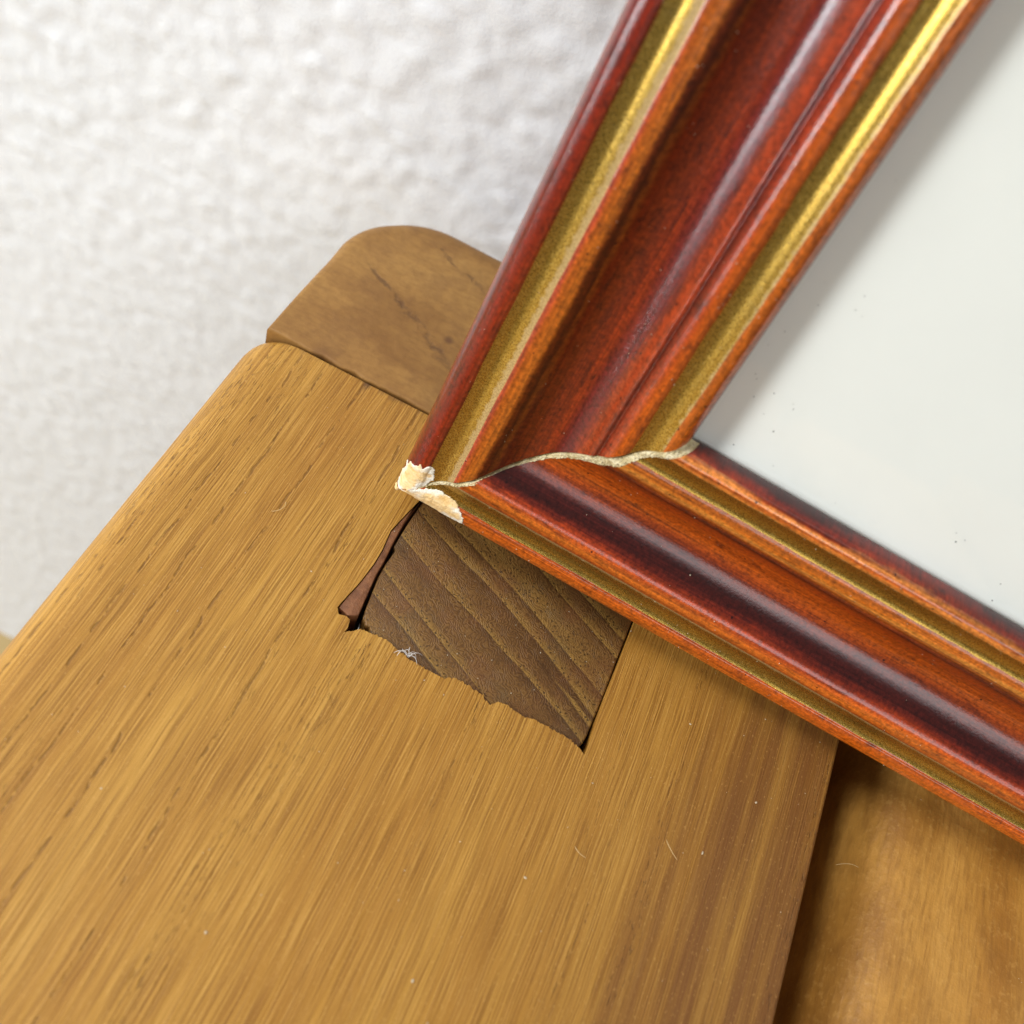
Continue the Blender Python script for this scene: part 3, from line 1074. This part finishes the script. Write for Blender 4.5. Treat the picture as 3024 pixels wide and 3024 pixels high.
CL = [(0.25, 3.4), (0.5, 6.6), (1.2, 8.0), (2.1, 8.25), (3.2, 9.5), (3.7, 9.1), (4.8, 10.2), (5.9, 9.6), (6.4, 7.8), (6.8, 7.3), (5.7, 5.7), (4.8, 4.6), (3.7, 3.3), (2.6, 2.4), (1.4, 1.3), (0.4, 1.2)]
CB = [(0.4, 1.2), (1.2, 1.7), (2.6, 3.0), (4.3, 4.7), (5.5, 7.0), (6.1, 8.9), (5.8, 11.6), (4.9, 13.7), (3.2, 14.9), (1.9, 15.4), (1.35, 14.2), (1.1, 12.5), (0.85, 10.0), (0.7, 7.8), (0.55, 5.5), (0.35, 3.6)]
link("chipped_patch", chip(CL, side_place, 21), M_CHIP, frame)
link("chipped_patch", chip(CB, foot_place, 31), M_CHIP, frame)


def lump(name, seed, size, sub=3):
    bm = bmesh.new()
    bmesh.ops.create_icosphere(bm, subdivisions=sub, radius=1)
    r = random.Random(seed)
    ph = [r.uniform(0, 6) for _ in range(6)]
    for v in bm.verts:
        c = v.co
        k = 1 + 0.18 * math.sin(3 * c.x + ph[0]) + 0.14 * math.sin(4 * c.y + ph[1]) + 0.10 * math.sin(7 * c.z + ph[2])
        v.co = Vector((c.x * size[0], c.y * size[1], c.z * size[2])) * k
    me = bpy.data.meshes.new(name)
    bm.to_mesh(me)
    bm.free()
    me.polygons.foreach_set('use_smooth', [True] * len(me.polygons))
    return me


nub = link("gesso_crumb", lump("gesso_crumb", 3, (0.0008, 0.0010, 0.0010)), M_CHIP, frame, (0.0008, 0.0004, -0.0034))

# sight glass, card and backing
link("glass_pane", box("glass_pane", (MW * 0.89, MW * 0.89, -0.0026), (FW - MW * 0.89, FH - MW * 0.89, -0.0016)), M_GLASS, frame)
link("white_card", box("white_card", (MW * 0.89, MW * 0.89, -0.0045), (FW - MW * 0.89, FH - MW * 0.89, -0.0028)), M_MAT, frame)
link("backing_board", box("backing_board", (MW * 0.89, MW * 0.89, -0.0095), (FW - MW * 0.89, FH - MW * 0.89, -0.0047)), M_BACK, frame)


# ------------------------------------------------------------------ lint, fibres, dust
def tube(points, r, sides=5):
    V, F = [], []
    pts = [Vector(p) for p in points]
    for k, p in enumerate(pts):
        t = (pts[min(k + 1, len(pts) - 1)] - pts[max(k - 1, 0)]).normalized()
        a = t.cross(Vector((0.3, 0.2, 1))).normalized()
        b = t.cross(a)
        rr = r * (0.55 if k in (0, len(pts) - 1) else 1)
        for i in range(sides):
            w = 2 * math.pi * i / sides
            V.append(p + a * math.cos(w) * rr + b * math.sin(w) * rr)
    for k in range(len(pts) - 1):
        for i in range(sides):
            j = (i + 1) % sides
            F.append((k * sides + i, k * sides + j, (k + 1) * sides + j, (k + 1) * sides + i))
    return V, F


def curl(p, ang, length, bend, lift, n=12):
    out = []
    x, y = 0.0, 0.0
    a = ang
    for k in range(n + 1):
        q = k / n
        out.append((x, y, 0.00012 + lift * math.sin(q * math.pi)))
        x += math.cos(a) * length / n
        y += math.sin(a) * length / n
        a += bend / n
    return out


def fibre(loc, ang, length, bend, lift, label, mat=None, r=0.00006):
    v, f = tube(curl(None, ang, length, bend, lift), r)
    o = link("lint_fibre", mesh("lint_fibre", v, f, 60), mat or M_HAIR, None, loc)
    o['label'], o['category'], o['group'] = label, 'fibre', 'loose fibres on the wood'


fibre((-0.0409, 0.1062, 0.0), 0.3, 0.0042, 2.0, 0.0005, 'tan curved hair on the plank left of the chipped frame corner')
fibre((0.0515, 0.0835, 0.0), -1.1, 0.0040, 0.9, 0.0005, 'pale bent fibre on the reddish streaked part of the plank')
fibre((0.0365, 0.0745, 0.0), -0.9, 0.0028, 1.2, 0.0003, 'short pale fibre on the plank below the dark tenon')
fibre((0.0870, 0.0990, -0.0085), 0.6, 0.0050, -0.5, 0.0006, 'fine pale fibre on the sloping edge of the sunken panel')

# tuft of white lint caught at the torn edge of the mortise
V, F = [], []
rl = random.Random(4)
for k in range(11):
    a = rl.uniform(0.2, 2.9)
    pts = curl(None, a, rl.uniform(0.0014, 0.0032), rl.uniform(-3, 3), rl.uniform(0.0003, 0.0012), 9)
    ox, oy = rl.uniform(-0.0004, 0.0004), rl.uniform(-0.0003, 0.0003)
    v, f = tube([(x + ox, y + oy, z) for x, y, z in pts], 0.000045, 4)
    F += [tuple(i + len(V) for i in q) for q in f]
    V += v
lt = link("lint_tuft", mesh("lint_tuft", V, F, 60), M_LINT, None, (-0.0049, 0.0922, 0.0002))
lt['label'], lt['category'] = 'small white lint tuft caught on the torn edge of the dark tenon hole', 'lint'


def dust(name, spots, mat, label):
    V, F = [], []
    bm0 = bmesh.new()
    bmesh.ops.create_icosphere(bm0, subdivisions=1, radius=1)
    base = [v.co.copy() for v in bm0.verts]
    bf = [[v.index for v in f.verts] for f in bm0.faces]
    bm0.free()
    for (p, s) in spots:
        b = len(V)
        sc = (s * random.uniform(.6, 1.4), s * random.uniform(.6, 1.4), s * random.uniform(.4, .9))
        for c in base:
            k = random.uniform(.75, 1.25)
            V.append((p[0] + c.x * sc[0] * k, p[1] + c.y * sc[1] * k, p[2] + c.z * sc[2] * k))
        F += [tuple(i + b for i in f) for f in bf]
    o = link(name, mesh(name, V, F), mat)
    o['kind'] = 'stuff'
    o['label'] = label
    return o


sp = []
for _ in range(120):
    sp.append(((random.uniform(-0.055, 0.076), random.uniform(0.03, 0.14), 0.0001), random.choice([0.00005, 0.00006, 0.00008, 0.0001, 0.00014])))
for x, y, s in ((0.0585, 0.0845, .0003), (0.0305, 0.0655, .0003), (-0.012, 0.035, .0003), (0.0655, 0.0985, .00025), (0.020, 0.0425, .00028), (0.049, 0.107, .0002)):
    sp.append(((x, y, 0.0001), s))
for _ in range(30):
    sp.append(((random.uniform(0.10, 0.13), random.uniform(0.04, 0.12), -0.0057), random.choice([0.00006, 0.0001])))
for _ in range(30):
    sp.append(((random.uniform(-0.015, 0.031), random.uniform(0.094, 0.118), -0.0005), random.choice([0.00005, 0.00008, 0.0001])))
fmw = frame.matrix_world.copy()
fmw = fm
for _ in range(150):
    u = random.uniform(0.03, 0.98)
    t = random.uniform(u * MW + 0.003, 0.11)
    pl = side_place if random.random() < 0.45 else foot_place
    w = fm @ Vector(pl(u * MW, t, float(at_u(u)) + 0.00003))
    sp.append((w, random.choice([0.00005, 0.00006, 0.00008, 0.00011])))
dust("dust_specks", sp, M_DUST, 'pale dust specks scattered over the wood and the frame')
gs = []
for _ in range(34):
    if random.random() < 0.5:
        p = (MW + abs(random.gauss(0.0035, 0.004)) + 0.001, random.uniform(0.046, 0.10))
    else:
        p = (random.uniform(0.046, 0.12), MW + abs(random.gauss(0.003, 0.004)) + 0.001)
    gs.append((fm @ Vector((p[0], p[1], -0.00155)), random.choice([0.00006, 0.00009, 0.00013])))
dust("dark_grit", gs, M_GRIT, 'dark grit specks lying on the glass along the frame edge')
